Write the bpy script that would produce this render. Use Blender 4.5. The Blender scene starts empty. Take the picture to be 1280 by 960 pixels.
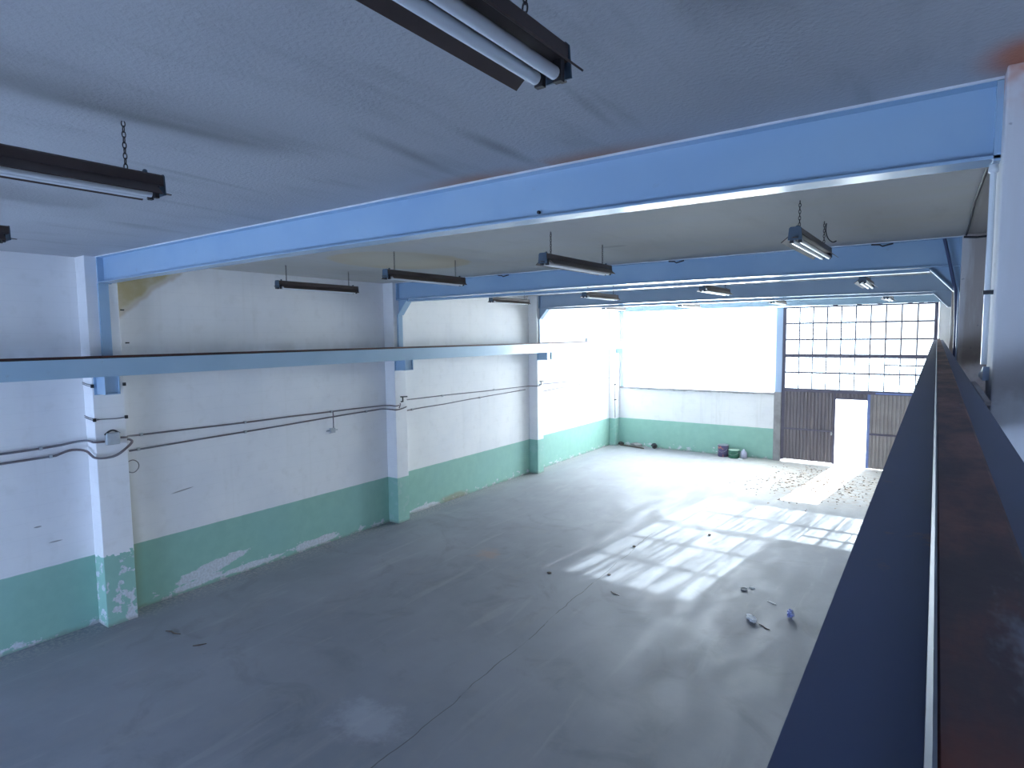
import bpy, bmesh, math, random
from mathutils import Vector, Matrix

# ------------------------------------------------------------------ scene, camera, light
sc = bpy.context.scene
COL = sc.collection
R = math.radians
CAMX, CAMZ = 9.368, 3.9

cam_d = bpy.data.cameras.new('camera'); cam = bpy.data.objects.new('camera', cam_d); COL.objects.link(cam)
yaw, pitch, roll = R(-35.035), R(-4.565), R(-0.647)
fw = Vector((math.sin(yaw)*math.cos(pitch), math.cos(yaw)*math.cos(pitch), math.sin(pitch)))
rt0 = Vector((math.cos(yaw), -math.sin(yaw), 0)); up0 = rt0.cross(fw)
rt = math.cos(roll)*rt0 + math.sin(roll)*up0
up = -math.sin(roll)*rt0 + math.cos(roll)*up0
M = Matrix((rt, up, -fw)).transposed().to_4x4(); M.translation = Vector((CAMX, 0, CAMZ))
cam.matrix_world = M
cam_d.sensor_fit = 'HORIZONTAL'; cam_d.sensor_width = 36.0; cam_d.lens = 756.5/1280*36.0
cam_d.clip_start = 0.02; cam_d.clip_end = 300
sc.camera = cam

sc.view_settings.view_transform = 'Standard'; sc.view_settings.look = 'None'
sc.view_settings.exposure = 1.4; sc.view_settings.gamma = 1.0
sc.view_settings.use_curve_mapping = False
sc.cycles.use_denoising = True
sc.cycles.max_bounces = 10; sc.cycles.diffuse_bounces = 6; sc.cycles.transparent_max_bounces = 16

SKY = (0.72, 0.86, 1.0); SKY_STRENGTH = 2.4
PANE = (0.80, 0.91, 1.0); PANE_STRENGTH = 9.5
REAR = (0.47, 0.64, 1.0); REAR_STRENGTH = 8.0
SUN_STRENGTH = 6.0

w = bpy.data.worlds.new('sky'); sc.world = w; w.use_nodes = True
bg = w.node_tree.nodes['Background']; bg.inputs[0].default_value = SKY + (1,); bg.inputs[1].default_value = SKY_STRENGTH

def lightobj(name, kind, energy, loc, direction, color=(1, 1, 1)):
    d = bpy.data.lights.new(name, kind); d.energy = energy; d.color = color
    o = bpy.data.objects.new(name, d); COL.objects.link(o); o.location = loc
    o.rotation_euler = Vector(direction).to_track_quat('-Z', 'Y').to_euler()
    return d, o
sun, _ = lightobj('sun', 'SUN', SUN_STRENGTH, (6, 30, 12), (-0.28, -2.43, -1.0), (0.93, 0.97, 1.0)); sun.angle = R(0.35)
def portal(name, loc, direction, sx, sy):
    d, o = lightobj(name, 'AREA', 1.0, loc, direction)
    d.shape = 'RECTANGLE'; d.size = sx; d.size_y = sy; d.cycles.is_portal = True
portal('gate_portal', (7.48, 19.9, 3.42), (0, -1, 0), 3.7, 2.5)
portal('doorway_portal', (7.43, 19.9, 1.0), (0, -1, 0), 0.85, 2.0)

# ------------------------------------------------------------------ mesh helpers
class MB:
    def __init__(s): s.v = []; s.f = []; s.smooth = []
    def add(s, vs, fs, smooth=False):
        b = len(s.v); s.v += [tuple(v) for v in vs]
        for f in fs: s.f.append(tuple(b+i for i in f)); s.smooth.append(smooth)
        return s
    def box(s, x0, x1, y0, y1, z0, z1):
        vs = [(x0,y0,z0),(x1,y0,z0),(x1,y1,z0),(x0,y1,z0),(x0,y0,z1),(x1,y0,z1),(x1,y1,z1),(x0,y1,z1)]
        return s.add(vs, [(0,3,2,1),(4,5,6,7),(0,1,5,4),(1,2,6,5),(2,3,7,6),(3,0,4,7)])
    def prism(s, pts, axis, a, b):
        """extrude a closed 2D outline along axis ('x','y','z') from a to b"""
        n = len(pts)
        def P(p, t):
            return {'x': (t, p[0], p[1]), 'y': (p[0], t, p[1]), 'z': (p[0], p[1], t)}[axis]
        vs = [P(p, a) for p in pts] + [P(p, b) for p in pts]
        fs = [tuple(range(n))[::-1], tuple(range(n, 2*n))] + [(i, (i+1) % n, n+(i+1) % n, n+i) for i in range(n)]
        return s.add(vs, fs)
    def tube(s, pts, r, seg=8, cap=True, closed=False):
        pts = [Vector(p) for p in pts]; n = len(pts); rings = []
        ref = None
        for i, p in enumerate(pts):
            if closed: t = pts[(i+1) % n]-pts[i-1]
            else: t = (pts[min(i+1, n-1)]-pts[max(i-1, 0)])
            t.normalize()
            if ref is None:
                ref = Vector((0, 0, 1)) if abs(t.z) < 0.9 else Vector((1, 0, 0))
            a = ref - t*ref.dot(t)
            if a.length < 1e-5: a = t.orthogonal()
            a.normalize(); b = t.cross(a); ref = a
            rr = r[i] if isinstance(r, (list, tuple)) else r
            rings.append([p + (a*math.cos(2*math.pi*k/seg) + b*math.sin(2*math.pi*k/seg))*rr for k in range(seg)])
        vs = [v for g in rings for v in g]; fs = []
        for i in range(n if closed else n-1):
            j = (i+1) % n
            for k in range(seg):
                k2 = (k+1) % seg; fs.append((i*seg+k, i*seg+k2, j*seg+k2, j*seg+k))
        s.add(vs, fs, True)
        if cap and not closed:
            s.add(rings[0], [tuple(range(seg))[::-1]]); s.add(rings[-1], [tuple(range(seg))])
        return s
    def lathe(s, prof, c=(0, 0, 0), seg=24, M=None):
        vs = []; fs = []
        for (r_, z_) in prof:
            for k in range(seg):
                a = 2*math.pi*k/seg; vs.append(Vector((r_*math.cos(a), r_*math.sin(a), z_)))
        for i in range(len(prof)-1):
            for k in range(seg):
                k2 = (k+1) % seg; fs.append((i*seg+k, i*seg+k2, (i+1)*seg+k2, (i+1)*seg+k))
        fs.append(tuple(range(seg))[::-1]); fs.append(tuple((len(prof)-1)*seg+k for k in range(seg)))
        if M is not None: vs = [M @ v for v in vs]
        vs = [v+Vector(c) for v in vs]
        return s.add(vs, fs, True)
    def build(s, name, mat, parent=None, bevel=0, origin=None):
        me = bpy.data.meshes.new(name)
        vs = s.v
        if origin is not None: vs = [(a-origin[0], b-origin[1], c-origin[2]) for a, b, c in vs]
        me.from_pydata(vs, [], s.f); me.update()
        bm = bmesh.new(); bm.from_mesh(me); bmesh.ops.recalc_face_normals(bm, faces=bm.faces)
        bm.to_mesh(me); bm.free()
        sm = list(s.smooth)
        if len(sm) == len(me.polygons):
            me.polygons.foreach_set('use_smooth', sm)
        me.materials.append(mat)
        o = bpy.data.objects.new(name, me); COL.objects.link(o)
        if origin is not None: o.location = origin
        if parent is not None: o.parent = parent
        if bevel:
            m = o.modifiers.new('bevel', 'BEVEL'); m.width = bevel; m.segments = 2; m.limit_method = 'ANGLE'; m.angle_limit = R(40)
        return o

def tag(o, label, cat, group=None):
    o['label'] = label; o['category'] = cat
    if group: o['group'] = group
    return o
def struct(o): o['kind'] = 'structure'; return o
def empty(name, loc, label, cat, group=None):
    o = bpy.data.objects.new(name, None); COL.objects.link(o); o.location = loc; o.empty_display_size = .1
    return tag(o, label, cat, group)
def copy_tree(o, parent=None):
    c = o.copy(); COL.objects.link(c)
    if parent is not None: c.parent = parent
    for ch in [k for k in bpy.data.objects if k.parent is o]: copy_tree(ch, c)
    return c

# ------------------------------------------------------------------ material helpers
class Mat:
    def __init__(s, name):
        s.m = bpy.data.materials.new(name); s.m.use_nodes = True
        s.t = s.m.node_tree; s.n = s.t.nodes; s.l = s.t.links
        s.b = s.n['Principled BSDF']; s.out = s.n['Material Output']
        g = s.n.new('ShaderNodeNewGeometry'); s.pos = g.outputs['Position']; s.nrm = g.outputs['Normal']
        sep = s.n.new('ShaderNodeSeparateXYZ'); s.l.new(s.pos, sep.inputs[0]); s.x, s.y, s.z = sep.outputs
    def put(s, inp, v):
        if hasattr(v, 'is_output') or isinstance(v, bpy.types.NodeSocket): s.l.new(v, inp)
        elif isinstance(v, tuple) and len(v) == 3 and inp.type == 'RGBA': inp.default_value = v+(1,)
        else: inp.default_value = v
    def math(s, op, a, b=0.0, clamp=False):
        n = s.n.new('ShaderNodeMath'); n.operation = op; n.use_clamp = clamp
        s.put(n.inputs[0], a); s.put(n.inputs[1], b); return n.outputs[0]
    def add(s, a, b): return s.math('ADD', a, b)
    def sub(s, a, b): return s.math('SUBTRACT', a, b)
    def mul(s, a, b): return s.math('MULTIPLY', a, b)
    def mx(s, a, b): return s.math('MAXIMUM', a, b)
    def step(s, v, lo, hi, tlo=0.0, thi=1.0):
        n = s.n.new('ShaderNodeMapRange'); n.interpolation_type = 'SMOOTHSTEP'
        s.put(n.inputs[0], v); s.put(n.inputs[1], lo); s.put(n.inputs[2], hi); s.put(n.inputs[3], tlo); s.put(n.inputs[4], thi)
        return n.outputs[0]
    def noise(s, scale=1.0, sc3=(1, 1, 1), detail=4, rough=.55, off=(0, 0, 0), dist=0.0):
        mp = s.n.new('ShaderNodeMapping'); s.l.new(s.pos, mp.inputs[0]); mp.inputs['Scale'].default_value = sc3; mp.inputs['Location'].default_value = off
        n = s.n.new('ShaderNodeTexNoise'); s.l.new(mp.outputs[0], n.inputs['Vector'])
        n.inputs['Scale'].default_value = scale; n.inputs['Detail'].default_value = detail; n.inputs['Roughness'].default_value = rough
        n.inputs['Distortion'].default_value = dist
        return n.outputs['Fac']
    def mix(s, f, a, b):
        n = s.n.new('ShaderNodeMix'); n.data_type = 'RGBA'; s.put(n.inputs[0], f); s.put(n.inputs[6], a); s.put(n.inputs[7], b); return n.outputs[2]
    def ell(s, u, v, cu, cv, ru, rv, soft=.5, wob=None, ang=0.0):
        du = s.sub(u, cu); dv = s.sub(v, cv)
        if ang:
            c, q = math.cos(ang), math.sin(ang)
            du, dv = s.add(s.mul(du, c), s.mul(dv, q)), s.sub(s.mul(dv, c), s.mul(du, q))
        a = s.mul(du, 1/ru); b = s.mul(dv, 1/rv)
        d = s.math('SQRT', s.add(s.mul(a, a), s.mul(b, b)))
        if wob is not None: d = s.add(d, wob)
        return s.step(d, 1-soft, 1.0, 1.0, 0.0)
    def finish(s, col, rough=.8, bump=None, bstr=.2, bdist=.01, metal=0.0, spec=.5):
        s.put(s.b.inputs['Base Color'], col); s.put(s.b.inputs['Roughness'], rough); s.put(s.b.inputs['Metallic'], metal)
        s.b.inputs['Specular IOR Level'].default_value = spec
        if bump is not None:
            n = s.n.new('ShaderNodeBump'); s.put(n.inputs['Height'], bump); n.inputs['Strength'].default_value = bstr; n.inputs['Distance'].default_value = bdist
            s.l.new(n.outputs[0], s.b.inputs['Normal'])
        return s.m

def simple(name, c, rough=.6, metal=0.0, var=.15, scale=8, c2=None, spec=.5, thr=(.3, .7)):
    m = Mat(name); n = m.noise(scale)
    c2 = c2 or tuple(v*(1-var) for v in c)
    return m.finish(m.mix(m.step(n, *thr), c, c2), rough, metal=metal, spec=spec)

def wall_material(name, column=False, far=False):
    m = Mat(name)
    big = m.noise(.8, detail=5); mid = m.noise(5, detail=5); fine = m.noise(28, detail=3)
    white = m.mix(m.step(big, .35, .7), (.92, .91, .90), (.85, .85, .86))
    white = m.mix(m.mul(m.step(mid, .52, .75), .20), white, (.66, .64, .60))
    # faint courses of the blockwork under the paint
    cz = m.math('FRACT', m.mul(m.z, 5.0)); course = m.step(m.math('ABSOLUTE', m.sub(cz, .5)), .46, .5)
    white = m.mix(m.mul(course, .07), white, (.45, .45, .47))
    streak = m.noise(1.0, (6, 6, .35), 4)
    white = m.mix(m.mul(m.step(streak, .55, .8), .28 if far else .12), white, (.55, .52, .46))
    green = m.mix(m.step(mid, .3, .7), (.33, .57, .47), (.30, .53, .44))
    green = m.mix(m.mul(m.step(big, .4, .7), .4), green, (.30, .54, .50))
    edge = m.add(m.z, m.mul(m.sub(m.noise(3), .5), .02))
    if column: edge = m.add(m.z, m.mul(m.mul(m.sub(m.noise(7, detail=2), .5), .35), m.step(m.y, 4.0, 5.0, 1.0, .03)))
    gm = m.step(edge, .962, .970, 1.0, 0.0)
    # peeled paint: chips get denser near the floor
    chip = m.noise(6, (1, .8, 1.5), 6, .65)
    thr = m.step(m.z, 0.0, .38, .54 if not column else .50, .76)
    peel = m.step(m.sub(chip, thr), 0.0, .012)
    if column: peel = m.mx(peel, m.mul(m.step(m.noise(6.5, detail=6, off=(3, 1, 2)), .565, .58), m.step(m.z, .95, .85)))
    if column: peel = m.mul(peel, m.step(m.y, 4.0, 5.0, 1.0, .15))
    wob = m.mul(m.sub(m.noise(5, (1, 1, 2), 5, .7, (5, 2, 1)), .5), 1.7)
    if not column and not far:
        for (cy, cz_, ry, rz, an) in [(4.95, .26, .62, .10, .16), (4.75, .10, .45, .06, .05), (6.9, .10, .55, .08, 0), (5.6, .08, .7, .05, 0), (9.9, .05, .5, .06, 0)]:
            peel = m.mx(peel, m.ell(m.y, m.z, cy, cz_, ry, rz, .12, wob, an))
    green = m.mix(peel, green, m.mix(m.step(fine, .3, .7), (.72, .76, .80), (.58, .60, .62)))
    col = m.mix(gm, white, green)
    if not column and not far:
        # brown water stain beside the first column under the roof beam, damp patch behind the column
        diag = m.add(m.add(m.mul(m.sub(m.y, 3.72), .72), m.sub(4.78, m.z)), m.mul(m.sub(m.noise(2.2, detail=3), .5), .25))
        a = m.mul(m.step(diag, .50, .64, 1.0, 0.0), m.step(m.y, 3.70, 3.72))
        col = m.mix(m.mul(a, m.step(m.noise(3, (1, 1, 1), 4), .2, .6, .55, .85)), col, (.50, .40, .16))
        a2 = m.mul(m.mul(m.step(diag, .55, .60), m.step(diag, .60, .66, 1.0, 0.0)), m.step(m.y, 3.70, 3.72))
        col = m.mix(m.mul(a2, .35), col, (.50, .34, .20))
        d = m.ell(m.y, m.z, 3.70, .9, .28, 2.6, .9)
        col = m.mix(m.mul(d, .75), col, (.24, .23, .12))
        d2 = m.ell(m.y, m.z, 10.9, .05, .7, .14, .6, m.mul(wob, .4))
        col = m.mix(m.mul(d2, .6), col, (.35, .26, .16))
        b = m.mul(m.ell(m.y, m.z, 6.5, 3.65, 9, .30, .8), m.step(m.noise(2, (1, 1, .5)), .35, .6))
        col = m.mix(m.mul(b, .22), col, (.45, .38, .34))
        # scratches in the plaster
        sc_ = m.ell(m.y, m.z, 4.55, 1.60, .20, .012, .4, None, .12)
        sc_ = m.mx(sc_, m.ell(m.y, m.z, 2.9, 1.28, .09, .010, .4)); sc_ = m.mx(sc_, m.ell(m.y, m.z, 2.72, 1.52, .05, .012, .4))
        for (yy, zz) in ((15.4, 4.0), (16.4, 4.0)):
            sc_ = m.mx(sc_, m.mul(m.ell(m.y, m.z, yy, zz, .18, .06, .6, m.mul(wob, .5)), .6))
        col = m.mix(m.mul(sc_, .7), col, (.20, .18, .17))
    if far:
        top = m.step(m.add(m.z, m.mul(m.sub(m.noise(4, detail=5), .5), .10)), 2.00, 2.03)
        top = m.mul(top, m.step(m.z, 2.06, 2.08, 1.0, 0.0))
        col = m.mix(m.mul(top, .75), col, (.28, .24, .24))
    # dirt line at the floor
    foot = m.step(m.add(m.z, m.mul(m.sub(mid, .5), .12)), .0, .07, 1.0, 0.0)
    col = m.mix(m.mul(foot, .45), col, (.22, .18, .14))
    return m.finish(col, .72, m.add(m.mul(fine, .3), m.mul(m.mul(gm, peel), -.6)), .35, .006)

def ceiling_material():
    m = Mat('grey_rendered_ceiling')
    big = m.noise(.5, (1, .6, 1), 4); mid = m.noise(2.2, (1.6, .35, 1), 5, .6); fine = m.noise(45, detail=2)
    col = m.mix(m.step(big, .3, .7), (.48, .485, .50), (.42, .425, .44))
    col = m.mix(m.mul(m.step(mid, .5, .75), .42), col, (.25, .25, .25))
    wobn = m.mul(m.sub(m.noise(2.5, detail=4), .5), .5)
    # dark smears along the room
    for (cx, cy, rx, ry, a, an) in [(6.08, 1.55, .11, .70, .65, -.085), (6.72, 2.75, .10, .75, .9, .16), (7.22, 2.98, .09, .65, 1.0, .03), (7.95, 2.7, .05, .5, .6, .1), (5.2, 2.2, .06, .8, .5, .1), (4.3, 2.4, .08, .9, .4, .1)]:
        col = m.mix(m.mul(m.ell(m.x, m.y, cx, cy, rx, ry, 1.0, wobn, an), a*.55), col, (.16, .155, .15))
    # the beige water stain with a darker rim
    inn = m.ell(m.x, m.y, 2.92, 6.42, .95, 1.15, .10, m.mul(wobn, .6)); core = m.ell(m.x, m.y, 2.95, 6.42, .82, 1.0, .45, m.mul(wobn, .6))
    col = m.mix(m.mul(inn, .8), col, (.50, .37, .17)); col = m.mix(m.mul(core, .6), col, (.60, .52, .38))
    # rust bleeding from the top of the first beam
    r1 = m.mul(m.mul(m.step(m.y, 3.22, 3.46), m.step(m.noise(1.6, (1, .2, 1), off=(2, 0, 0)), .30, .50)), m.ell(m.x, m.y, 7.1, 3.45, 1.3, 2, .7))
    r1 = m.mul(r1, m.step(m.y, 3.7, 3.9, 1.0, 0.0))
    col = m.mix(m.mul(r1, .75), col, (.42, .20, .10))
    r2 = m.ell(m.x, m.y, 9.62, 3.25, .22, .30, .8, m.mul(wobn, .7))
    col = m.mix(m.mul(r2, .85), col, (.55, .16, .06))
    # brownish bays further in
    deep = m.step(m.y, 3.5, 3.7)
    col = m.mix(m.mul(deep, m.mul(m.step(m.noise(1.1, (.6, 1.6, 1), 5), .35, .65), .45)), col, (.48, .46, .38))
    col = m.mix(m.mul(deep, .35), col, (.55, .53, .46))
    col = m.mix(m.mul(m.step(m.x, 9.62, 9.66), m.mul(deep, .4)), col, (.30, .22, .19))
    ring = m.ell(m.x, m.y, 6.0, 7.05, .22, .10, .5); col = m.mix(m.mul(ring, .35), col, (.2, .19, .18))
    return m.finish(col, .85, m.add(fine, m.mul(mid, .5)), .5, .008)

def floor_material():
    m = Mat('worn_concrete_floor')
    big = m.noise(.45, detail=5, rough=.6); mid = m.noise(1.6, (1.5, .6, 1), 6, .62, dist=.4); fine = m.noise(22, detail=4)
    swirl = m.noise(.9, (1, 1, 1), 7, .6, (4, 7, 0), 1.6)
    col = m.mix(m.step(big, .3, .7), (.265, .275, .31), (.205, .215, .25))
    col = m.mix(m.mul(m.step(mid, .5, .72), .40), col, (.29, .285, .29))
    col = m.mix(m.mul(m.step(swirl, .52, .70), .32), col, (.125, .127, .14))
    col = m.mix(m.mul(m.step(fine, .55, .8), .2), col, (.30, .29, .29))
    # pale scuffs swept along the hall
    sw = m.noise(1.0, (3.5, .5, 1), 5, .6, (1, 3, 0), .5)
    col = m.mix(m.mul(m.step(sw, .56, .70), .30), col, (.36, .36, .37))
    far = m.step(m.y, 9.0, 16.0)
    col = m.mix(m.mul(far, .35), col, (.42, .41, .40))  # floor colour paled with depth, painting in the brighter daylight there
    dust_glow = m.mul(m.ell(m.x, m.y, 7.0, 18.2, 4.2, 5.2, .8, m.mul(m.sub(mid, .5), .5)), .85)
    col = m.mix(dust_glow, col, (.66, .63, .58))  # pale sandy dust, spread wide to paint in the bright floor by the gate
    # milky paint spill in the foreground, rust spot by the second column
    wob = m.mul(m.sub(m.noise(4, detail=6, rough=.7), .5), 1.8)
    col = m.mix(m.mul(m.ell(m.x, m.y, 4.75, 3.95, .62, .40, .8, wob), .35), col, (.50, .52, .58))
    col = m.mix(m.mul(m.ell(m.x, m.y, 2.9, 8.4, .30, .35, .8, wob), .40), col, (.42, .24, .15))
    # joint running down the hall
    jx = m.add(m.mul(m.y, -.052), m.add(5.50, m.mul(m.sub(m.noise(1.1, detail=3), .5), .22)))
    jd = m.math('ABSOLUTE', m.sub(m.x, jx))
    brk = m.step(m.noise(2.0, detail=3, off=(9, 0, 0)), .42, .50)
    j = m.mul(m.mul(m.step(jd, .002, .009, 1.0, 0.0), m.mul(m.step(m.y, 11.0, 11.5, 1.0, 0.0), m.step(m.y, 1.5, 3.2))), m.add(m.mul(brk, .75), .25))
    col = m.mix(m.mul(j, .75), col, (.07, .065, .06))
    # sand and leaves blown in under the gate
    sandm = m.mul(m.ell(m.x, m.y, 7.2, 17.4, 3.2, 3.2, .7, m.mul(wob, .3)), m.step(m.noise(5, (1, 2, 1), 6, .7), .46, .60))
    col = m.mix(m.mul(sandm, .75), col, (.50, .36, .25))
    # grit along the left wall foot
    grit = m.mul(m.step(m.x, .05, .55, 1.0, 0.0), m.step(fine, .42, .62))
    col = m.mix(m.mul(grit, .5), col, (.45, .42, .38))
    rough = m.add(m.step(mid, .3, .7, .50, .66), m.mul(sandm, .3))
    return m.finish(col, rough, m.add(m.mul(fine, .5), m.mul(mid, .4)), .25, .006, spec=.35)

M_wall = wall_material('white_over_green_wall'); M_far = wall_material('far_wall_paint', far=True); M_colm = wall_material('column_paint', column=True)
def right_material():
    m = Mat('stained_right_column'); big = m.noise(1.2, detail=5); s_ = m.noise(2.0, (3, 3, .3), 5, .6)
    c = m.mix(m.step(big, .35, .65), (.80, .80, .82), (.72, .72, .73))
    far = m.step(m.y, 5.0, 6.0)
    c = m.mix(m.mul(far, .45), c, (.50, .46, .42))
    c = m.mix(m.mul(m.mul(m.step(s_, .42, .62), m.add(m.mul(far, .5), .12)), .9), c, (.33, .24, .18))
    r = m.mul(m.step(m.z, 4.75, 5.0), m.step(m.noise(3, detail=4), .45, .6))
    c = m.mix(m.mul(m.mul(r, m.sub(1.0, far)), .8), c, (.55, .18, .07))
    low = m.mul(m.step(m.z, 3.55, 3.9, 1.0, 0.0), m.step(m.noise(4, detail=5), .4, .6))
    c = m.mix(m.mul(low, .5), c, (.22, .16, .15))
    sp = m.step(m.noise(9, detail=3, off=(2, 2, 1)), .70, .73); c = m.mix(m.mul(sp, .5), c, (.2, .2, .24))
    return m.finish(c, .75, m.noise(25), .3, .006)
M_right = right_material()
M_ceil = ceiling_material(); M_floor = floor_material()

def painted_steel(name, a, b, rust=.0, rough=.22):
    m = Mat(name); n = m.noise(1.3, detail=5); f = m.noise(14, detail=4)
    c = m.mix(m.step(n, .35, .65), a, b)
    if rust: c = m.mix(m.mul(m.step(m.noise(7, detail=6, rough=.7), .64, .70), rust), c, (.25, .13, .08))
    return m.finish(c, rough, f, .05, .003)
M_beam = painted_steel('blue_painted_steel', (.37, .52, .67), (.33, .48, .65), .1)
M_rail_l = painted_steel('grey_blue_girder_paint', (.38, .53, .66), (.35, .50, .63), .12)
M_beam3 = painted_steel('faded_grey_blue_beam_paint', (.36, .46, .58), (.33, .43, .55), .1)
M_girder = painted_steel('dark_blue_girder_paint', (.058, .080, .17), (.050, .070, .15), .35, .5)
def rusty_rail():
    m = Mat('rusty_rail_steel'); n = m.noise(3.0, (2, .7, 1), 6, .7); f = m.noise(30, detail=4)
    c = m.mix(m.step(n, .38, .62), (.13, .032, .020), (.060, .040, .050))
    c = m.mix(m.mul(m.step(m.noise(5, (1.5, .5, 1), 6, .7, (3, 3, 0)), .60, .72), .6), c, (.24, .26, .33))
    return m.finish(c, m.step(n, .3, .7, .45, .7), f, .3, .002)
M_rail = rusty_rail()
M_railedge = simple('rail_edge_highlight', (.17, .20, .24), .5, .3)  # lighter steel that paints in the highlight along the rail edge
M_lamp = simple('dark_brown_lamp_enamel', (.075, .050, .046), .38, 0, .2, 6)
M_cap = simple('blue_grey_lamp_end', (.075, .115, .16), .5)
M_tube = simple('unlit_fluorescent_glass', (.74, .78, .82), .18, 0, .04, 3)
M_chain = simple('dark_chain_steel', (.05, .045, .05), .5, .5)
M_dark = simple('black_iron', (.035, .035, .04), .6)
M_pipe = simple('rusty_conduit', (.20, .15, .15), .55, .3, c2=(.20, .21, .24), scale=3)
M_grey = simple('grey_plastic', (.50, .53, .55), .5)
M_whitepipe = simple('white_downpipe', (.86, .88, .88), .25, c2=(.76, .80, .82), scale=3)
def gate_sheet():
    m = Mat('grey_brown_gate_sheet'); n = m.noise(1.2, (1, 1, .6), 5); s_ = m.noise(2.0, (9, 1, .35), 4)
    c = m.mix(m.step(n, .35, .7), (.21, .185, .20), (.175, .155, .175)); c = m.mix(m.mul(m.step(s_, .5, .75), .3), c, (.38, .35, .32))
    return m.finish(c, .55)
M_gate = gate_sheet(); M_gframe = simple('dark_gate_frame', (.14, .13, .18), .5)
M_bluejamb = simple('blue_door_jamb', (.22, .30, .62), .5)
M_colpale = painted_steel('pale_blue_post_paint', (.42, .53, .70), (.38, .49, .66))
M_concrete = simple('bare_grey_concrete', (.36, .35, .36), .85, 0, .25, 4)
M_ground = simple('sunlit_yard_concrete', (.55, .55, .53), .9)

def emissive(name, c, s):
    m = bpy.data.materials.new(name); m.use_nodes = True; t = m.node_tree; t.nodes.clear()
    o = t.nodes.new('ShaderNodeOutputMaterial'); e = t.nodes.new('ShaderNodeEmission'); e.inputs[0].default_value = c+(1,); e.inputs[1].default_value = s
    g = t.nodes.new('ShaderNodeBsdfPrincipled'); g.inputs['Base Color'].default_value = (.8, .85, .88, 1); g.inputs['Roughness'].default_value = .3
    a = t.nodes.new('ShaderNodeAddShader'); t.links.new(e.outputs[0], a.inputs[0]); t.links.new(g.outputs[0], a.inputs[1]); t.links.new(a.outputs[0], o.inputs[0])
    return m
M_frost = emissive('daylit_frosted_glass', PANE, PANE_STRENGTH)
M_frost_g = emissive('daylit_dusty_glass', PANE, 1.0)
M_rear = emissive('daylit_rear_glass', REAR, REAR_STRENGTH)
def clear_glass():
    m = Mat('streaky_window_glass'); t = m.t
    n = m.noise(1.0, (9, 1, 1.2), 5, .75); n2 = m.noise(2.5, detail=4, off=(3, 1, 5))
    f = m.step(m.add(m.mul(n, .8), m.mul(n2, .2)), .42, .62, .02, .65)
    tr = m.n.new('ShaderNodeBsdfTransparent'); tr.inputs[0].default_value = (.85, .90, .92, 1)
    d = m.n.new('ShaderNodeBsdfTranslucent'); d.inputs[0].default_value = (.75, .8, .82, 1)
    mx = m.n.new('ShaderNodeMixShader'); m.l.new(f, mx.inputs[0]); m.l.new(tr.outputs[0], mx.inputs[1]); m.l.new(d.outputs[0], mx.inputs[2])
    m.l.new(mx.outputs[0], m.out.inputs['Surface'])
    return m.m
M_clear = clear_glass()

# ------------------------------------------------------------------ room shell
H = 5.0; XW = 9.85; YR = -5.0; YF = 19.64; P = .284; XC = 9.569
CY = [(3.33, 3.71), (8.77, 9.10), (14.19, 14.50)]           # column spans along the hall
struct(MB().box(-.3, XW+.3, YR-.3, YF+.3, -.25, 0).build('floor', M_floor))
struct(MB().box(-.3, XW+.3, YR-.3, YF+.3, H, H+.25).build('ceiling', M_ceil))
struct(MB().box(-.3, 0, YR, YF+.3, 0, H).build('wall_left', M_wall))
struct(MB().box(XW, XW+.3, YR, YF+.3, 0, H).build('wall_right', M_right))
# far wall, built as separate pieces: full width minus the window and the gate
fwm = MB().box(0, 5.37, YF, YF+.3, 0, 2.03)
struct(MB().box(0, .29, YF, YF+.3, 2.03, H).build('wall_far_left', M_far))
struct(MB().box(9.40, XW, YF, YF+.3, 0, H).build('wall_far_right', M_far))
struct(MB().box(.29, 9.40, YF+.10, YF+.3, 4.74, H).build('wall_far_top', M_far))
struct(fwm.build('wall_far', M_far))
struct(MB().box(.29, 5.37, YF-.06, YF+.3, 2.03, 2.075).build('trim_1', M_concrete))
# rear wall behind the camera with its own wide window
struct(MB().box(0, XW, YR-.3, YR, 0, .15).box(0, XW, YR-.3, YR, 2.3, H).box(0, .6, YR-.3, YR, .15, 2.3).box(5.6, XW, YR-.3, YR, .15, 2.3).build('wall_rear', M_wall))
wr = struct(MB().box(.6, 5.6, YR-.20, YR-.14, .15, .23).box(.6, 5.6, YR-.20, YR-.14, 2.22, 2.3).box(.6, .68, YR-.20, YR-.14, .23, 2.22).box(5.52, 5.6, YR-.20, YR-.14, .23, 2.22)
       .box(3.06, 2.34, YR-.20, YR-.14, .23, 2.22).build('window_2', M_gframe))
for a, b in ((.68, 3.06), (2.34, 5.52)):
    MB().box(a, b, YR-.18, YR-.16, .23, 2.22).build('glass_pane', M_rear, wr)

# far window
w1 = struct(MB().box(.29, 5.37, YF+.12, YF+.18, 2.075, 2.11).box(.29, 5.37, YF+.12, YF+.18, 4.70, 4.74).box(.29, .33, YF+.12, YF+.18, 2.11, 4.70).box(5.33, 5.37, YF+.12, YF+.18, 2.11, 4.70).build('window_1', M_whitepipe))
for k in range(4):
    a = .33+k*1.25; MB().box(a, a+1.25, YF+.14, YF+.16, 2.11, 4.70).build('glass_pane', M_frost, w1)

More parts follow.
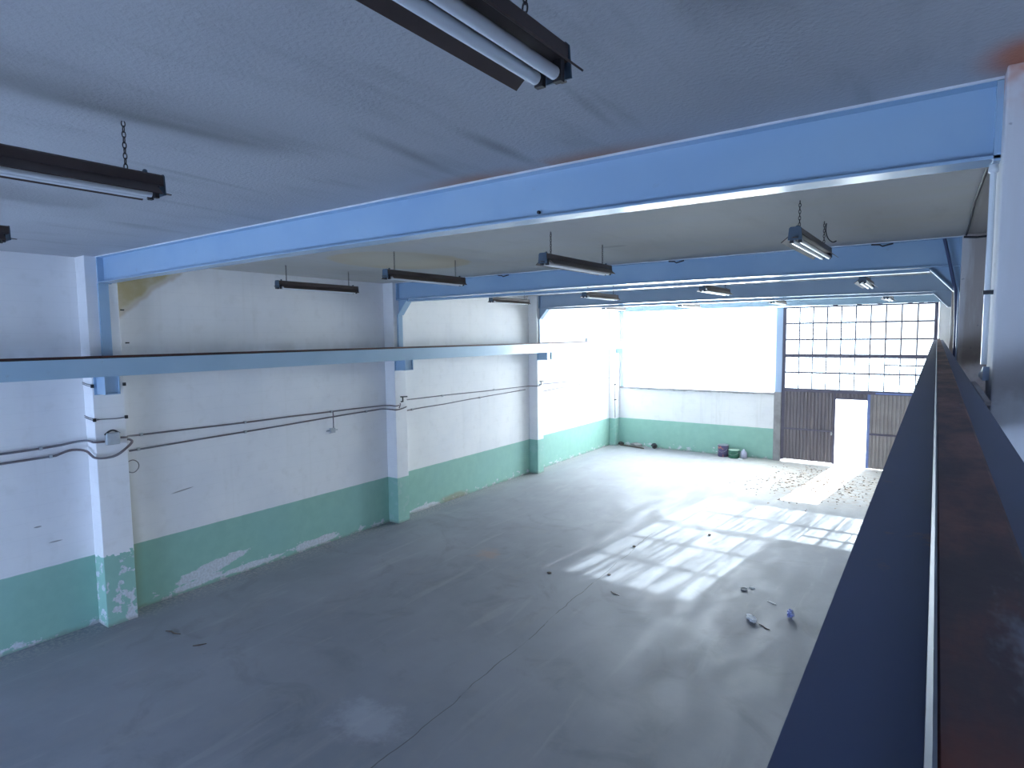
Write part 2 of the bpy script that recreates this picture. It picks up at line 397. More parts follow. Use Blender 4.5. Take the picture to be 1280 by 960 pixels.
# ------------------------------------------------------------------ gate at the end of the hall
gate = MB()
GY0, GY1 = YF+.04, YF+.10
gate.box(5.57, 5.655, GY0, GY1, .05, 4.66).box(9.30, 9.385, GY0, GY1, .05, 4.66).box(5.655, 9.30, GY0, GY1, 4.62, 4.66)
gate.box(5.655, 9.30, GY0, GY1, 3.16, 3.26).box(5.655, 9.30, GY0, GY1, 2.13, 2.235)
gate = struct(gate.build('door_1', M_gframe))
bars = MB(); by0, by1 = YF+.055, YF+.085
dx = (9.30-5.655)/10
for z in (4.17, 3.69, 2.71): bars.box(5.655, 9.30, by0, by1, z-.022, z+.022)
bars.box(8.2, 9.30, by0, by1, 2.945, 2.98)
for k in range(1, 10):
    x = 5.655+dx*k; bars.box(x-.017, x+.017, by0+.003, by1-.003, 3.26, 4.62); bars.box(x-.013, x+.013, by0+.003, by1-.003, 2.235, 3.16)
bars.build('glazing_bars', M_gframe, gate)
MB().box(5.655, 5.655+dx*6, YF+.068, YF+.072, 3.26, 4.62).build('clear_panes', M_clear, gate)
MB().box(5.655+dx*6, 9.30, YF+.066, YF+.074, 3.26, 4.62).build('dusty_panes', M_frost_g, gate)
MB().box(5.655, 9.30, YF+.068, YF+.072, 2.235, 3.16).build('clear_panes', M_clear, gate)
def sheet(x0, x1, z0, z1):
    """corrugated sheet, ridges upright"""
    pts = []; n = int((x1-x0)/.09); prof = []
    for i in range(n):
        a = x0+(x1-x0)*i/n; d = (x1-x0)/n
        prof += [(a, 0), (a+d*.55, 0), (a+d*.65, .022), (a+d*.9, .022)]
    prof.append((x1, 0))
    m = MB(); y = YF+.055
    vs = []; fs = []
    for (x, o_) in prof:
        vs += [(x, y+o_, z0), (x, y+o_, z1), (x, y+o_+.006, z0), (x, y+o_+.006, z1)]
    for i in range(len(prof)-1):
        b = i*4; fs += [(b, b+4, b+5, b+1), (b+2, b+3, b+7, b+6), (b, b+2, b+6, b+4), (b+1, b+5, b+7, b+3)]
    return m.add(vs, fs)
sheet(5.655, 6.98, .07, 2.13).build('sheet_panel', M_gate, gate)
M_gate_r = simple('paler_gate_sheet', (.40, .37, .36), .55, 0, .2, 2)
o = sheet(7.90, 9.30, .02, 2.13).build('sheet_panel', M_gate_r, gate); o['label'] = 'paler grey-brown sheet panel'
sheet(7.03, 7.83, 2.0, 2.13).build('sheet_panel', M_gate, gate)
MB().box(5.655, 6.98, YF+.03, YF+.055, .98, 1.03).box(7.90, 9.30, YF+.03, YF+.055, .98, 1.03).build('cross_rail', M_gframe, gate)
MB().box(6.975, 7.03, GY0, GY1, .05, 2.13).box(7.03, 7.83, GY0, GY1, 1.96, 2.0).build('wicket_frame', M_gframe, gate)
MB().box(7.83, 7.90, GY0-.01, GY1, .02, 2.13).build('wicket_jamb', M_bluejamb, gate)['label'] = 'blue jamb of the open wicket'
MB().box(8.02, 9.2, GY0-.03, GY0+.01, 2.145, 2.19).build('sliding_track', M_bluejamb, gate)['label'] = 'blue track strip'
MB().box(6.93, 6.97, GY0-.05, GY0+.01, .93, .97).box(6.935, 6.965, GY0-.07, GY0-.05, .90, 1.0).build('latch', M_grey, gate)
# head rail with hangers above the gate
hd = MB().box(6.3, 9.4, YF+.02, YF+.05, 4.665, 4.68)
for x in (6.95, 7.55, 8.05, 8.75, 9.0, 9.2): hd.box(x-.06, x+.06, YF+.02, YF+.09, 4.66, 4.73)
hd.build('hanger_rail', M_gframe, gate)

# yard beyond the gate
tag(MB().box(-20, 40, YF+.31, 90, -.3, -.05).build('yard_paving', M_ground), 'sunlit pale concrete yard outside the open gate', 'ground')
bpy.data.objects['yard_paving']['kind'] = 'structure'

# ------------------------------------------------------------------ columns
def column(x0, x1, y0, y1, label, group=None, mat=None, h=H):
    o = MB().box(x0, x1, y0, y1, 0, h).build('concrete_column', mat or M_colm, bevel=.008, origin=((x0+x1)/2, (y0+y1)/2, 0))
    return tag(o, label, 'column', group)
wherel = ['white and green painted column at left, nearest of the left row, with peeling paint',
          'white and green column on left wall, second from the camera, blue steel haunch above',
          'narrow looking lilac column on left wall, third from camera, nearest the far window']
for (a, b), l in zip(CY, wherel): column(0, P, a, b, l)
column(.0, .25, 19.30, YF, 'pale column filling the far left corner beside the big white window')
wherer = ['large pale column cropped by right edge of photo, white downpipe on its corner',
          'stained brownish column on right wall behind the downpipe',
          'narrow dark column on right, last before the gate']
for (a, b), l in zip(CY, wherer): column(XC, XW, a, b, l, mat=M_right)
pst = tag(MB().box(5.37, 5.57, YF-.04, YF+.3, 0, 2.1).build('gate_post', M_concrete), 'post between big white window and gate, grey below and pale blue above', 'post')
MB().box(5.40, 5.57, YF-.02, YF+.28, 2.1, 4.66).build('upper_post', M_colpale, pst)['label'] = 'pale blue upper half'
pst2 = tag(MB().box(.30, .42, YF-.03, YF+.10, 2.08, 4.67).build('window_post', M_colpale), 'pale blue steel post at left side of the big white window', 'post')  # blue steel, its colour paled to paint in the window's glare

# ------------------------------------------------------------------ roof beams (I-sections) across the hall
def ibeam(y0, y1, z0, z1, x0, x1, camber=.03, tf=.014, tw=.010):
    m = MB(); n = 16; yc = (y0+y1)/2
    prof = [(y0, 0, 0), (y1, 0, 0), (y1, tf, 0), (yc+tw/2, tf, 0), (yc+tw/2, -tf, 1), (y1, -tf, 1), (y1, 0, 1), (y0, 0, 1), (y0, -tf, 1), (yc-tw/2, -tf, 1), (yc-tw/2, tf, 0), (y0, tf, 0)]
    vs = []; fs = []
    for i in range(n+1):
        t = i/n; x = x0+(x1-x0)*t; c = camber*math.sin(math.pi*t)
        for (y, dz, top) in prof: vs.append((x, y, (z1 if top else z0+c)+dz))
    k = len(prof)
    for i in range(n):
        for j in range(k):
            j2 = (j+1) % k; fs.append((i*k+j, i*k+j2, (i+1)*k+j2, (i+1)*k+j))
    fs += [tuple(range(k))[::-1], tuple(n*k+j for j in range(k))]
    return m.add(vs, fs)
M_flange = M_beam
M_seam = simple('white_ceiling_edge', (.78, .80, .84), .6)
def roof_beam(y0, y1, label, haunch, z0=4.655, mat=M_beam):
    org = ((P+XC)/2, (y0+y1)/2, z0)
    o = ibeam(y0, y1, z0, H, P, XC).build('roof_beam', mat, origin=org); tag(o, label, 'beam')
    yc = (y0+y1)/2
    def ch(mb, nm, mt=mat):
        c = mb.build(nm, mt); c.parent = o; c.location = (-org[0], -org[1], -org[2]); return c
    if haunch:
        for s, xa in ((1, P), (-1, XC)):
            L = .30
            pts = [(xa, z0+.004), (xa+s*L, z0+.004), (xa+s*.03, z0-L), (xa, z0-L)]
            ch(MB().prism(pts, 'y', yc-.006, yc+.006), 'haunch')
            q = [(xa+s*L, z0), (xa+s*(L+.02), z0), (xa+s*.045, z0-L-.01), (xa+s*.03, z0-L)]
            ch(MB().prism(q, 'y', y0, y1), 'haunch_flange')
        ch(MB().box(P+.30, XC-.30, yc-.05, y1-.03, z0-.035, z0-.001).box(P+.30, XC-.30, y0+.01, y1, z0-.047, z0-.035), 'stiffening_channel')
    for x in (P+.012, XC-.012):
        ch(MB().box(x-.012, x+.012, y0, y1, z0-.01, H-.002), 'end_plate')
    ch(MB().box(P, XC, y0-.012, y0-.001, H-.012, H-.001), 'ceiling_seam', M_seam)['label'] = 'white paint line along the ceiling'
    return o, ch
b1, ch1 = roof_beam(3.47, 3.63, 'deep blue steel roof beam nearest the camera, spanning the whole picture', False)
ch1(MB().lathe([(0, 0), (.012, 0), (.012, .012), (0, .013)], (7.13, 3.536, 4.73), 10, Matrix.Rotation(R(90), 4, 'X')), 'bolt', M_dark)
roof_beam(8.86, 9.02, 'blue steel roof beam second from the camera, with diagonal haunches at both ends', True)
roof_beam(14.26, 14.42, 'blue steel roof beam third from the camera, seen under the second one', True, mat=M_beam3)
b4, _ = roof_beam(YF-.20, YF-.04, 'pale blue-grey steel beam over the big white window and gate', False, mat=M_rail_l)
# steel stanchions let into the column faces
for k, ((a, b), nm) in enumerate(zip(CY, ('first', 'second', 'third'))):
    c = (a+b)/2 if k else 3.525
    tag(MB().box(P, P+.035, c-.06, c+.06, 3.435, 4.645 if not k else 4.35).build('steel_stanchion', M_beam),
        {'first': 'blue steel strip running up the face of the nearest left column', 'second': 'light blue steel strip below the haunch on second left column', 'third': 'thin light blue steel strip on third left column'}[nm], 'steel strip')

# ------------------------------------------------------------------ crane girders and rails
def girder(x0, x1, rail0, rail1, z0, z1, y0, y1, mat, label, side):
    t = .012
    org = ((x0+x1)/2, (y0+y1)/2, z0)
    g = MB().box(x0, x1, y0, y1, z1-t, z1).box(x0, x1, y0, y1, z0, z0+t)
    e = .0 if side == 'l' else .045
    g.box(x0+e, x0+e+t, y0, y1, z0+t, z1-t).box(x1-t-e, x1-e, y0, y1, z0+t, z1-t)
    o = g.build('crane_girder', mat, origin=org); tag(o, label, 'girder')
    def ch(mb, nm, mt):
        c = mb.build(nm, mt); c.parent = o; c.location = (-org[0], -org[1], -org[2]); return c
    return o, ch
GZ0, GZ1, RZ = 3.428, 3.665, 3.698
gl, chl = girder(.352, .553, .418, .484, GZ0, GZ1, YR+.1, YF-.15, M_rail_l, 'long grey-blue crane girder along the left wall', 'l')
chl(MB().box(.418, .484, YR+.15, YF-.2, GZ1, RZ), 'crane_rail', M_rail)
chl(MB().box(.470, .553, YR+.1, YF-.15, GZ1, GZ1+.010), 'top_edge_strip', M_dark)
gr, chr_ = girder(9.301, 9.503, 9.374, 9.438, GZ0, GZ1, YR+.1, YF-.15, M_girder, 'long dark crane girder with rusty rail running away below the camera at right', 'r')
e = .004
chr_(MB().prism([(9.373, GZ1), (9.439, GZ1), (9.439, RZ-e), (9.439-e, RZ), (9.373+e, RZ), (9.373, RZ-e)], 'y', YR+.15, YF-.2), 'crane_rail', M_rail)
chr_(MB().prism([(9.3705, GZ1+.001), (9.3728, GZ1+.001), (9.3728, RZ-e*.6), (9.3755, RZ+.0004), (9.3735, RZ+.0006), (9.3705, RZ-e*.6)], 'y', YR+.15, YF-.2), 'rail_edge', M_railedge)['label'] = 'rail edge with its highlight painted pale'
chr_(MB().box(9.5035, 9.521, 2.50, 3.48, 3.655, 3.668), 'edge_plate', M_concrete)['label'] = 'pale bare metal edge'
tag(MB().prism([(3.48, 3.672), (3.80, 3.672), (3.80, 3.685), (3.50, 3.735), (3.48, 3.735)], 'x', 9.545, XC-.001).build('girder_tie', M_colpale), 'pale blue tie plate between right girder and cropped right column at foot of the pipe', 'tie plate')
# brackets carrying the girders
def bracket(xa, xb, y0, y1, z0, label, mat=M_beam):
    s = 1 if xb > xa else -1
    org = (xa, (y0+y1)/2, z0)
    root = empty('girder_bracket', org, label, 'bracket', None)
    def ch(mb, nm, mt=mat):
        c = mb.build(nm, mt, root); c.location = (-org[0], -org[1], -org[2]); return c
    x_in = xa+s*.012
    ch(MB().box(min(xa, x_in), max(xa, x_in), y0-.03, y1+.03, z0-.01, GZ0-.001), 'wall_plate')
    for ya in (y0, y1-.012):
        ch(MB().box(min(x_in, xb), max(x_in, xb), ya, ya+.012, z0+.012, GZ0-.001), 'side_plate')
    ch(MB().box(min(x_in, xb), max(x_in, xb), y0, y1, z0, z0+.012), 'bottom_plate')
    xf = xb-s*.03
    ch(MB().box(min(xf, xf-s*.01), max(xf, xf-s*.01), y0+.012, y1-.012, z0+.012, GZ0-.001), 'front_plate')
    return root
bracket(P, .545, 3.38, 3.56, 3.19, 'blue steel bracket under left girder on nearest left column')
bracket(P, .56, 8.80, 9.03, 3.22, 'blue steel bracket under left girder on second left column')
bracket(P, .60, 14.21, 14.45, 3.22, 'small dark blue bracket under left girder on third left column')
bracket(P-.034, .50, 19.33, 19.55, 3.25, 'tiny pale bracket under left girder end by the far corner')
bracket(XC, 9.31, 3.40, 3.60, 3.22, 'pale bracket between right girder and cropped right column, beneath the downpipe', M_colpale)
# ties: wires round the nearest left column
def wire_tie(z, label, front=True):
    m = MB()
    for dz in (0, .022):
        m.tube([(0.006, 3.322, z+.02+dz), (.15, 3.322, z+dz), (P+.006, 3.322, z-.005+dz)] if not front else [(0.006, 3.322, z+.02+dz), (.15, 3.322, z+dz), (P+.006, 3.322, z-.005+dz), (P+.007, 3.40, z), (P+.007, 3.60, z-.01), (P+.007, 3.716, z-.005), (P-.05, 3.718, z+.01)], .005, 6)
    w_ = tag(m.build('wire_tie', M_pipe), label, 'wire tie')
    for y in (3.33, 3.715): MB().box(P, P+.03, y-.02, y+.012, z-.022, z+.022).build('bolt', M_dark, w_)
    if not front: MB().tube([(P+.006, 3.725, z-.005), (P-.08, 3.722, z+.01)], .009, 6).build('bolt', M_dark, w_)
wire_tie(2.85, 'thin wire tie round nearest left column just above the junction box')
wire_tie(3.30, 'thin bolted wire tie round nearest left column behind the blue bracket', False)

# ------------------------------------------------------------------ pipes along the left wall
def arc(p, q, sag, n=10):
    p, q, sag = Vector(p), Vector(q), Vector(sag)
    return [p.lerp(q, i/n)+sag*math.sin(math.pi*i/n) for i in range(n+1)]
PX = .035
def run(y0, y1, z0, z1, r=.012, wob=.006, x=PX):
    n = max(3, int((y1-y0)/.6)); rnd = random.Random(int(y0*100))
    return [(x, y0+(y1-y0)*i/n, z0+(z1-z0)*i/n+(rnd.uniform(-wob, wob) if 0 < i < n else 0)) for i in range(n+1)]
def smooth(pts, it=2):
    pts = [Vector(p) for p in pts]
    for _ in range(it):
        if len(pts) < 3: return pts
        q = [pts[0]]
        for a, b in zip(pts, pts[1:]): q += [a.lerp(b, .25), a.lerp(b, .75)]
        pts = q+[pts[-1]]
    return pts
def pipe(pts_list, label, clips=(), r=.0145, name='conduit_pipe', mat=M_pipe, cat='pipe'):
    m = MB()
    for pts in pts_list: m.tube(smooth(pts), r, 8)
    o = m.build(name, mat); tag(o, label, cat)
    for (y, z) in clips:
        c = MB().box(.003, .052, y-.018, y+.018, z-.020, z-.014).box(.003, .052, y-.018, y+.018, z+.014, z+.020).box(.046, .052, y-.018, y+.018, z-.014, z+.014)
        c.build('pipe_clip', M_grey, o)
    return o
CX = P+.03
pipe([run(-3, 2.95, 2.50, 2.53) + [(.05, 3.15, 2.56), (.12, 3.28, 2.57), (.25, 3.285, 2.57), (CX+.02, 3.285, 2.56), (CX, 3.42, 2.55)]], 'upper rusty conduit on left wall left of the nearest column', [(1.9, 2.52), (2.8, 2.53)])
pipe([run(-3, 2.95, 2.37, 2.41)], 'lower rusty conduit on left wall left of the nearest column', [(2.2, 2.40), (2.9, 2.41)])
pipe([[(PX, 2.95, 2.41), (.06, 3.12, 2.47), (.13, 3.27, 2.44), (.26, 3.28, 2.38), (CX+.015, 3.29, 2.35), (CX+.02, 3.42, 2.33), (CX+.01, 3.55, 2.34), (CX+.01, 3.66, 2.41), (CX+.02, 3.76, 2.50), (.25, 3.77, 2.52), (.15, 3.77, 2.52), (.06, 3.80, 2.50)]], 'dark sagging hose looped across nearest left column below the junction box', r=.016, name='flexible_hose', mat=M_pipe, cat='hose')
pipe([[(CX, 3.62, 2.58), (CX, 3.70, 2.57), (.2, 3.75, 2.56), (.06, 3.82, 2.55)] + run(3.95, 8.55, 2.54, 2.49) + [(.08, 8.68, 2.49), (.2, 8.74, 2.49), (P+.02, 8.752, 2.48), (P+.03, 8.84, 2.49)]], 'upper dark conduit on left wall between first and second columns', [(4.0, 2.54), (5.6, 2.52), (7.35, 2.505)], r=.013)
pipe([run(3.83, 8.45, 2.33, 2.42) + [(.07, 8.60, 2.43), (.2, 8.735, 2.41), (P+.03, 8.75, 2.40), (P+.035, 8.9, 2.41), (P+.03, 9.05, 2.44)]], 'lower rusty conduit on left wall between first and second columns', [(3.95, 2.335), (5.6, 2.36), (8.2, 2.415)], r=.013)
pipe([run(9.12, 13.9, 2.55, 2.49) + [(.1, 14.12, 2.49), (P+.02, 14.172, 2.49), (P+.03, 14.28, 2.50)]], 'upper dark conduit on left wall between second and third columns', [(10.5, 2.53), (12.5, 2.51)], r=.011)
pipe([run(9.25, 13.95, 2.31, 2.40)], 'lower rusty conduit on left wall between second and third columns', [(9.5, 2.315), (11.9, 2.36), (13.7, 2.40)], r=.011)
pipe([run(14.55, 19.2, 2.50, 2.40)], 'upper thin conduit on left wall in the brightest far bay', [(18.9, 2.40)], r=.011)
pipe([run(14.7, 18.9, 2.27, 2.36)], 'lower thin conduit on left wall in the brightest far bay', [(14.8, 2.27), (17.1, 2.32)], r=.011)
pipe([[(PX+.02, 7.37, 2.51), (PX+.02, 7.37, 2.20)]], 'short vertical drop pipe ending in a socket in the middle of the left wall', r=.010, name='drop_pipe')
tag(MB().box(0, .05, 7.32, 7.42, 2.10, 2.19).box(0.0, .02, 7.24, 7.50, 2.135, 2.15).build('wall_socket', M_grey, bevel=.006), 'small pale socket on left wall at the foot of the drop pipe', 'socket')
jb = tag(MB().box(P, P+.07, 3.44, 3.60, 2.50, 2.66).build('junction_box', M_grey, bevel=.012), 'light grey junction box on the face of the nearest left column', 'junction box')
MB().tube(arc((P+.03, 3.43, 2.64), (P+.03, 3.61, 2.64), (0, 0, .05)), .012, 8).build('cable_loop', M_dark, jb)
MB().box(P+.07, P+.078, 3.455, 3.585, 2.515, 2.645).build('cover', M_grey, jb, bevel=.004)
for (yy, lab, zz, s) in ((8.93, 'dark valve fitting on second left column between girder and pipes', 2.62, 1), (14.30, 'small dark valve fitting on third left column between girder and pipes', 2.58, 1)):
    v = tag(MB().tube([(P, yy, zz-.06), (P+.05, yy, zz-.06), (P+.05, yy, zz+.03)], .014, 8).build('pipe_valve', M_dark), lab, 'valve')
    MB().tube([(P+.05, yy-.06, zz+.045), (P+.05, yy+.13, zz+.035)], .012, 8).build('valve_handle', M_dark, v)
tag(MB().tube([(P+.07, 8.80, 2.44), (P+.075, 8.83, 2.50), (P+.075, 8.83, 2.54)], .012, 8).build('pipe_elbow', M_pipe), 'short elbow joining the pipes on second left column', 'pipe elbow')
tag(MB().tube(smooth([(.015, 3.80, 2.17), (.02, 3.88, 2.20), (.02, 3.95, 2.14), (.02, 3.95, 2.06), (.02, 3.88, 2.00), (.015, 3.81, 2.03)]), .006, 6).build('wire_loop', M_pipe), 'bent wire loop on left wall low beside nearest column', 'wire')
for (yy, zz, lab) in ((3.86, 4.32, 'upper dark nail in left wall beside nearest column in the brown stain'), (3.90, 3.86, 'lower dark nail in left wall just above girder beside nearest column')):
    tag(MB().box(0, .03, yy-.02, yy+.02, zz-.008, zz+.008).build('wall_hook', M_dark), lab, 'hook')
tag(MB().box(0, .08, 17.55, 17.68, 3.66, 3.80).build('wall_box', M_grey, bevel=.01), 'tiny grey box on left wall above girder in the far bay', 'box')
pc = tag(MB().tube([(.27, 19.22, 1.0), (.27, 19.22, 2.2)], .012, 8).build('corner_pipe', M_pipe), 'thin vertical pipe on column in the far left corner', 'pipe')
for z in (1.62, 2.15): MB().box(.25, .29, 19.19, 19.30, z, z+.04).build('pipe_clip', M_dark, pc)

# ------------------------------------------------------------------ right side services
dp = tag(MB().tube([(9.548, 3.50, 3.745), (9.548, 3.50, 4.60)], .012, 12).build('downpipe', M_whitepipe), 'white vertical pipe on corner of the cropped right column', 'pipe')
MB().box(9.532, XC, 3.484, 3.516, 4.062, 4.080).build('pipe_clip', M_dark, dp)
MB().lathe([(0.0, 0), (.017, 0), (.019, .01), (.017, .035), (0, .037)], (9.548, 3.50, 4.60), 12).build('pipe_cap', M_whitepipe, dp)
tag(MB().tube([(9.60, 3.8, 4.985), (9.605, 5.2, 4.98), (9.59, 6.5, 4.985), (9.60, 7.8, 4.98), (9.60, 8.72, 4.985)], .010, 6).build('ceiling_cable', M_dark), 'dark cable along the ceiling edge at right running into the brown column', 'cable')
tag(MB().tube([(9.58, 8.755, 4.97), (9.70, 8.75, 4.955), (9.84, 8.75, 4.96)], .012, 6).build('sagging_cable', M_dark), 'short dark cable across top of brown right column', 'cable')
tag(MB().tube([(9.40, 8.83, 4.98), (9.44, 8.83, 4.80), (9.49, 8.83, 4.55), (9.53, 8.83, 4.36), (9.545, 8.83, 4.0), (9.545, 8.80, 3.5)], .018, 8).build('hanging_cable', M_girder), 'dark blue cable slanting down over right end of second roof beam', 'cable')
tag(MB().tube([(9.555, 8.79, 4.40), (9.558, 8.77, 3.8), (9.555, 8.79, 3.3)], .009, 6).build('column_pipe', M_colpale), 'thin pale pipe down the edge of the brown right column', 'pipe')

# ------------------------------------------------------------------ fluorescent lights
LZ = 4.70; LL = 1.52
def link_chain(n, pitch, parent, x, y, z_top):
    m = MB()
    for i in range(n):
        zc = z_top-pitch*(i+.5); L = pitch*.62; W = .0085; pts = []
        for k in range(12):
            a = 2*math.pi*k/12; u = W*math.cos(a); v = L*math.sin(a)
            pts.append((x+(u if i % 2 else 0), y+(0 if i % 2 else u), zc+v))
        m.tube(pts, .0028, 5, closed=True)
    return m.build('chain', M_chain, parent)
def make_light():
    root = empty('fluorescent_light', (0, 0, 0), '', 'light', 'twin-tube lights hung from the ceiling')
    h = LL/2
    o = MB(); t = .004
    o.prism([(-.045, .002), (.045, .002), (.045, .050), (.035, .060), (-.035, .060), (-.045, .050)], 'y', -h, h)
    o.build('housing', M_lamp, root)
    rf = MB().prism([(-.118, -.052), (-.114, -.056), (-.05, -.002), (.05, -.002), (.114, -.056), (.118, -.052), (.052, .003), (-.052, .003)], 'y', -h+.04, h-.04)
    rf.build('reflector', M_lamp, root)
    for s in (-1, 1):
        MB().tube([(s*.032, -h+.06, -.045), (s*.032, h-.06, -.045)], .019, 14).build('tube', M_tube, root)
        for e_ in (-1, 1):
            y = e_*(h-.045)
            MB().box(s*.032-.014, s*.032+.014, min(y, y+e_*.02), max(y, y+e_*.02), -.064, -.002).build('lamp_holder', M_chain, root)
    for e_ in (-1, 1):
        y = e_*h
        MB().prism([(-.055, -.045), (.055, -.045), (.047, .052), (.036, .063), (-.036, .063), (-.047, .052)], 'y', min(y, y+e_*.006), max(y, y+e_*.006)).build('end_cap', M_cap, root)
        MB().prism([(-.03, 0), (.03, 0), (.008, .055), (-.008, .055)], 'z', 0, .004).build('mounting_tab', M_lamp, root)
        k = MB().lathe([(0, 0), (.010, 0), (.012, .006), (.012, .016), (.006, .022), (0, .022)], (0, e_*(h-.07), .060), 12); k.build('wing_nut', M_cap, root)
        link_chain(9, (H-LZ-.062)/9, root, 0, e_*.60, H-LZ)
    # put the two tabs at the ends
    tabs = [c for c in bpy.data.objects if c.parent is root and c.name.startswith('mounting_tab')]
    tabs[0].location = (0, -h, -.03); tabs[0].rotation_euler = (0, 0, math.pi); tabs[1].location = (0, h, -.03)
    return root
LX = (1.28, 3.60, 5.96, 8.40)
rows = [(.86, 'above the camera side of the first beam', (1, 2, 3)), (6.22, 'between first and second beams', (0, 1, 2, 3)), (11.5, 'between second and third beams', (0, 1, 2, 3)), (17.0, 'in the far bay before the big window', (0, 1, 2, 3))]
names = {(0, 1): 'tip of a dark hanging light just entering at left edge of photo', (0, 2): 'dark twin-tube light on chains at upper left, cropped by left edge',
         (0, 3): 'largest dark brown twin-tube light, cropped by top edge of photo',
         (1, 0): 'dark twin-tube light close to left wall, leftmost of the row behind the first beam', (1, 1): 'dark hanging light under the beige ceiling stain',
         (1, 2): 'dark hanging light with pale tubes in front of the second blue beam, middle of room', (1, 3): 'brightly reflecting twin-tube light at right, hung before the second beam',
         (2, 0): 'small dark light beside third left column, against the cream wall', (2, 1): 'small light with white tube seen in front of third beam at left',
         (2, 2): 'small bright light in front of third beam, centre of photo', (2, 3): 'small shining light in front of third beam at right',
         (3, 0): 'tiny light beneath third beam above the far left corner', (3, 1): 'tiny pale light above left half of the big white window',
         (3, 2): 'tiny pale light above the post between big window and gate', (3, 3): 'tiny bright light above the gate bars'}
proto = make_light(); first = True
rnd = random.Random(4)
for ri, (yc, where, idx) in enumerate(rows):
    for k in idx:
        o = proto if first else copy_tree(proto); first = False
        dz = {(0, 3): 0.0, (1, 2): -.0, (2, 2): -.02}.get((ri, k), rnd.uniform(-.004, .004))
        o.location = (LX[k], yc, LZ); o.rotation_euler = (0, 0, R(rnd.uniform(-1.2, 1.2)))
        o['label'] = names[(ri, k)]
# loose cable hanging near the bright light, small junctions at the beam
tag(MB().tube(smooth([(8.41, 6.95, 4.999), (8.40, 6.97, 4.93), (8.41, 7.05, 4.86), (8.44, 7.2, 4.83), (8.47, 7.22, 4.85)]), .006, 6).build('loose_wire', M_dark), 'thin curled wire hanging from the ceiling behind the bright right light', 'wire')
for x, lab in ((3.0, 'left'), (6.15, 'middle'), (8.75, 'right')):
    tag(MB().tube([(x-.09, 8.82, 4.975), (x, 8.80, 4.965), (x+.03, 8.80, 4.945), (x+.14, 8.82, 4.97)], .010, 6).build('beam_cable_stub', M_dark), f'small dark cable tangle on top edge of second roof beam, {lab} of three', 'cable')

# ------------------------------------------------------------------ things on the floor
def blob(name, c, r, mat, label, cat, seed=1, amp=.3):
    rnd = random.Random(seed); bm = bmesh.new(); bmesh.ops.create_icosphere(bm, subdivisions=3, radius=1)
    import mathutils.noise as mn
    for v in bm.verts:
        n = mn.noise(v.co*2.2+Vector((seed*3.1, 0, 0)))*amp+mn.noise(v.co*5+Vector((0, seed, 0)))*amp*.5
        v.co = v.co*(1+n); v.co = Vector((v.co.x*r[0], v.co.y*r[1], v.co.z*r[2]))
    zmin = min(v.co.z for v in bm.verts)
    for v in bm.verts: v.co.z -= zmin
    me = bpy.data.meshes.new(name); bm.to_mesh(me); bm.free(); me.materials.append(mat)
    o = bpy.data.objects.new(name, me); COL.objects.link(o); o.location = c
    return tag(o, label, cat)
M_paper = simple('white_paper', (.82, .84, .86), .7, 0, .08)
M_bluep = simple('blue_wrapper', (.16, .20, .62), .4, 0, .3, 30, c2=(.55, .60, .85))
M_brown = simple('dead_twig', (.12, .09, .07), .8)
blob('crumpled_paper', (7.44, 8.36, 0), (.11, .05, .03), M_paper, 'crumpled white paper lying on the floor left of the blue wrapper', 'paper', 2, .45).rotation_euler = (0, 0, R(-50))
blob('crumpled_wrapper', (7.86, 8.74, 0), (.045, .06, .055), M_bluep, 'crumpled blue and white wrapper on floor near the dark girder', 'wrapper', 5, .45)
cup = tag(MB().lathe([(.028, .0), (.04, .0), (.05, .02), (.054, .023), (.054, .019), (.045, .005), (.028, .005)], (7.10, 9.33, 0), 20).build('bottle_cap_ring', M_grey), 'small round grey lid lying on floor beyond the crumpled paper', 'lid')
blob('paper_scrap', (7.19, 9.45, 0), (.045, .03, .008), M_paper, 'tiny white scrap lying beside the round grey lid', 'paper', 8, .3)
blob('paper_strip', (7.55, 9.08, 0), (.075, .02, .005), M_paper, 'thin white paper strip on floor between lid and blue wrapper', 'paper', 9, .2).rotation_euler = (0, 0, R(-25))
def twig(pts, label, r=.007):
    tag(MB().tube([(x, y, r*.95) for x, y in pts], [r*.6]+[r]*(len(pts)-2)+[r*.5], 6).build('twig', M_brown), label, 'twig')
twig([(7.55, 8.30), (7.61, 8.27), (7.66, 8.22), (7.71, 8.21)], 'thin dark twig on floor just right of the crumpled white paper')
twig([(1.05, 3.72), (1.12, 3.76), (1.20, 3.75), (1.30, 3.79)], 'dark twig on floor at foot of nearest left column', .010)
twig([(1.75, 3.72), (1.80, 3.78), (1.84, 3.85)], 'dark twig on floor right of the nearest left column, further into the room', .010)
twig([(5.45, 8.15), (5.52, 8.10), (5.62, 8.08)], 'short dark twig on floor below left corner of the sun patch')
blob('stone', (4.29, 8.25, 0), (.035, .028, .01), M_brown, 'small dark chip on the open floor left of the sun patch', 'stone', 11)
blob('stone', (5.14, 8.72, 0), (.028, .035, .01), M_brown, 'small dark chip at near left corner of the sun patch', 'stone', 12)
blob('stone', (4.95, 10.15, 0), (.03, .03, .015), M_brown, 'small dark chip inside the sun patch', 'stone', 13)
blob('stone', (5.9, 11.55, 0), (.03, .03, .015), M_brown, 'small dark chip just beyond the sun patch', 'stone', 14)
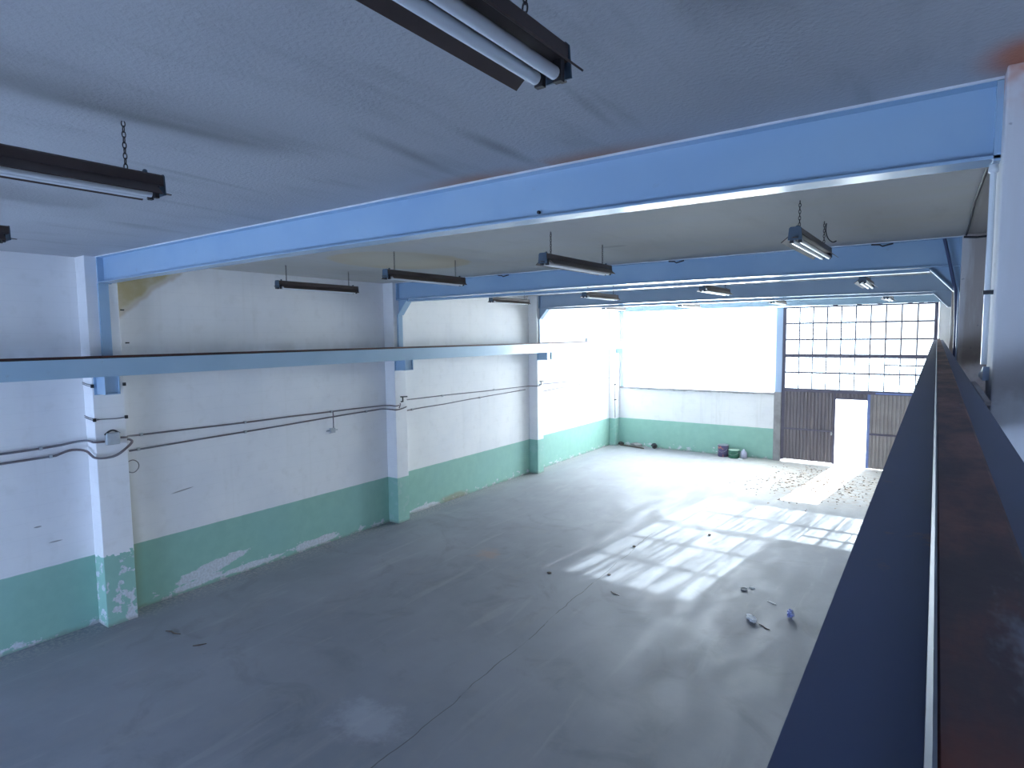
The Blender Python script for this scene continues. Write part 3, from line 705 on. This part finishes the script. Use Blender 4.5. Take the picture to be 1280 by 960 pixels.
# paint tins
M_tin1 = simple('purple_tin_label', (.10, .08, .17), .4, 0, .2, 6, c2=(.45, .16, .14), thr=(.55, .60)); M_tin2 = simple('green_tin_label', (.03, .12, .08), .4, c2=(.05, .20, .13))
M_lid = simple('tin_lid', (.55, .58, .66), .35, .4); M_plast = simple('milky_plastic', (.62, .62, .78), .35)
def tin(x, y, r, h, mat, label, lidmat=M_lid, lean=0):
    root = empty('paint_tin', (x, y, 0), label, 'paint tin')
    MB().lathe([(r*.97, 0), (r, .006), (r, h-.01), (r*.98, h)], (0, 0, 0), 28).build('body', mat, root)
    MB().lathe([(r*.99, h), (r*1.03, h+.003), (r*1.03, h+.014), (r*.9, h+.014), (r*.88, h+.006), (0.001, h+.006)], (0, 0, 0), 28).build('lid', lidmat, root)
    MB().tube([(-r*1.0, 0, h*.85)]+[(-r*1.04*math.cos(a), -r*.35*math.sin(a)-.9*r*math.sin(a), h*.85-.4*h*math.sin(a)) for a in [math.pi*i/10 for i in range(1, 10)]]+[(r*1.0, 0, h*.85)], .003, 6).build('handle', M_grey, root)
    return root
tin(3.93, 19.42, .16, .36, M_tin1, 'tall dark purple paint tin against far wall, left of the green tin')
tin(4.27, 19.38, .165, .24, M_tin2, 'low dark green paint tin with pale rim against far wall', simple('mint_lid', (.55, .75, .62), .4))
jug = tag(MB().lathe([(.085, 0), (.10, .02), (.10, .16), (.07, .22), (.03, .25), (.03, .28), (0.001, .285)], (4.56, 19.42, 0), 20).build('plastic_jug', M_plast), 'small milky plastic jug right of the green paint tin', 'jug')
tag(MB().lathe([(.06, 0), (.07, .01), (.07, .03), (.001, .035)], (4.53, 19.16, 0), 16).build('jar_lid', M_paper), 'white lid on floor in front of the plastic jug', 'lid')
# rubbish at the far left corner
tag(MB().tube([(.38, 19.42, .03), (.8, 19.36, .03), (1.34, 19.22, .03)], .022, 8).build('iron_bar', M_brown), 'dark iron bar lying along foot of far wall in left corner', 'bar')
blob('rubble_lump', (1.62, 19.45, 0), (.10, .08, .09), M_dark, 'black lump of rubble at foot of far wall right of the iron bar', 'rubble', 21)
blob('rubble_lump', (.36, 19.54, 0), (.10, .06, .06), M_dark, 'dark lump of rubble in the far left corner at bar end', 'rubble', 22)
blob('rubble_lump', (.95, 19.50, 0), (.22, .08, .07), M_concrete, 'grey lump of broken plaster behind the iron bar', 'rubble', 23)
# dead leaves blown in by the gate: countless
rnd = random.Random(11); m = MB()
for i in range(520):
    t = rnd.random(); x = 7.0+rnd.gauss(0, .75); y = 17.2+rnd.gauss(0, 1.0)
    if y > 19.4 or x > 9.2 or x < 4.9: continue
    s = rnd.uniform(.015, .05); a = rnd.uniform(0, 6.28); c, q = math.cos(a)*s, math.sin(a)*s
    z = .003; h = rnd.uniform(.004, .014)
    m.add([(x-c, y-q, z), (x+q*.5, y-c*.5, z+h), (x+c, y+q, z), (x-q*.5, y+c*.5, z+h*.5), (x, y, z-.002)], [(0, 1, 4), (1, 2, 4), (2, 3, 4), (3, 0, 4), (0, 3, 2, 1)])
o = m.build('leaf_litter', simple('dry_leaves', (.30, .20, .13), .8, 0, .4, 9)); tag(o, 'dry brown leaves and grit scattered on the floor before the gate', 'leaves'); o['kind'] = 'stuff'
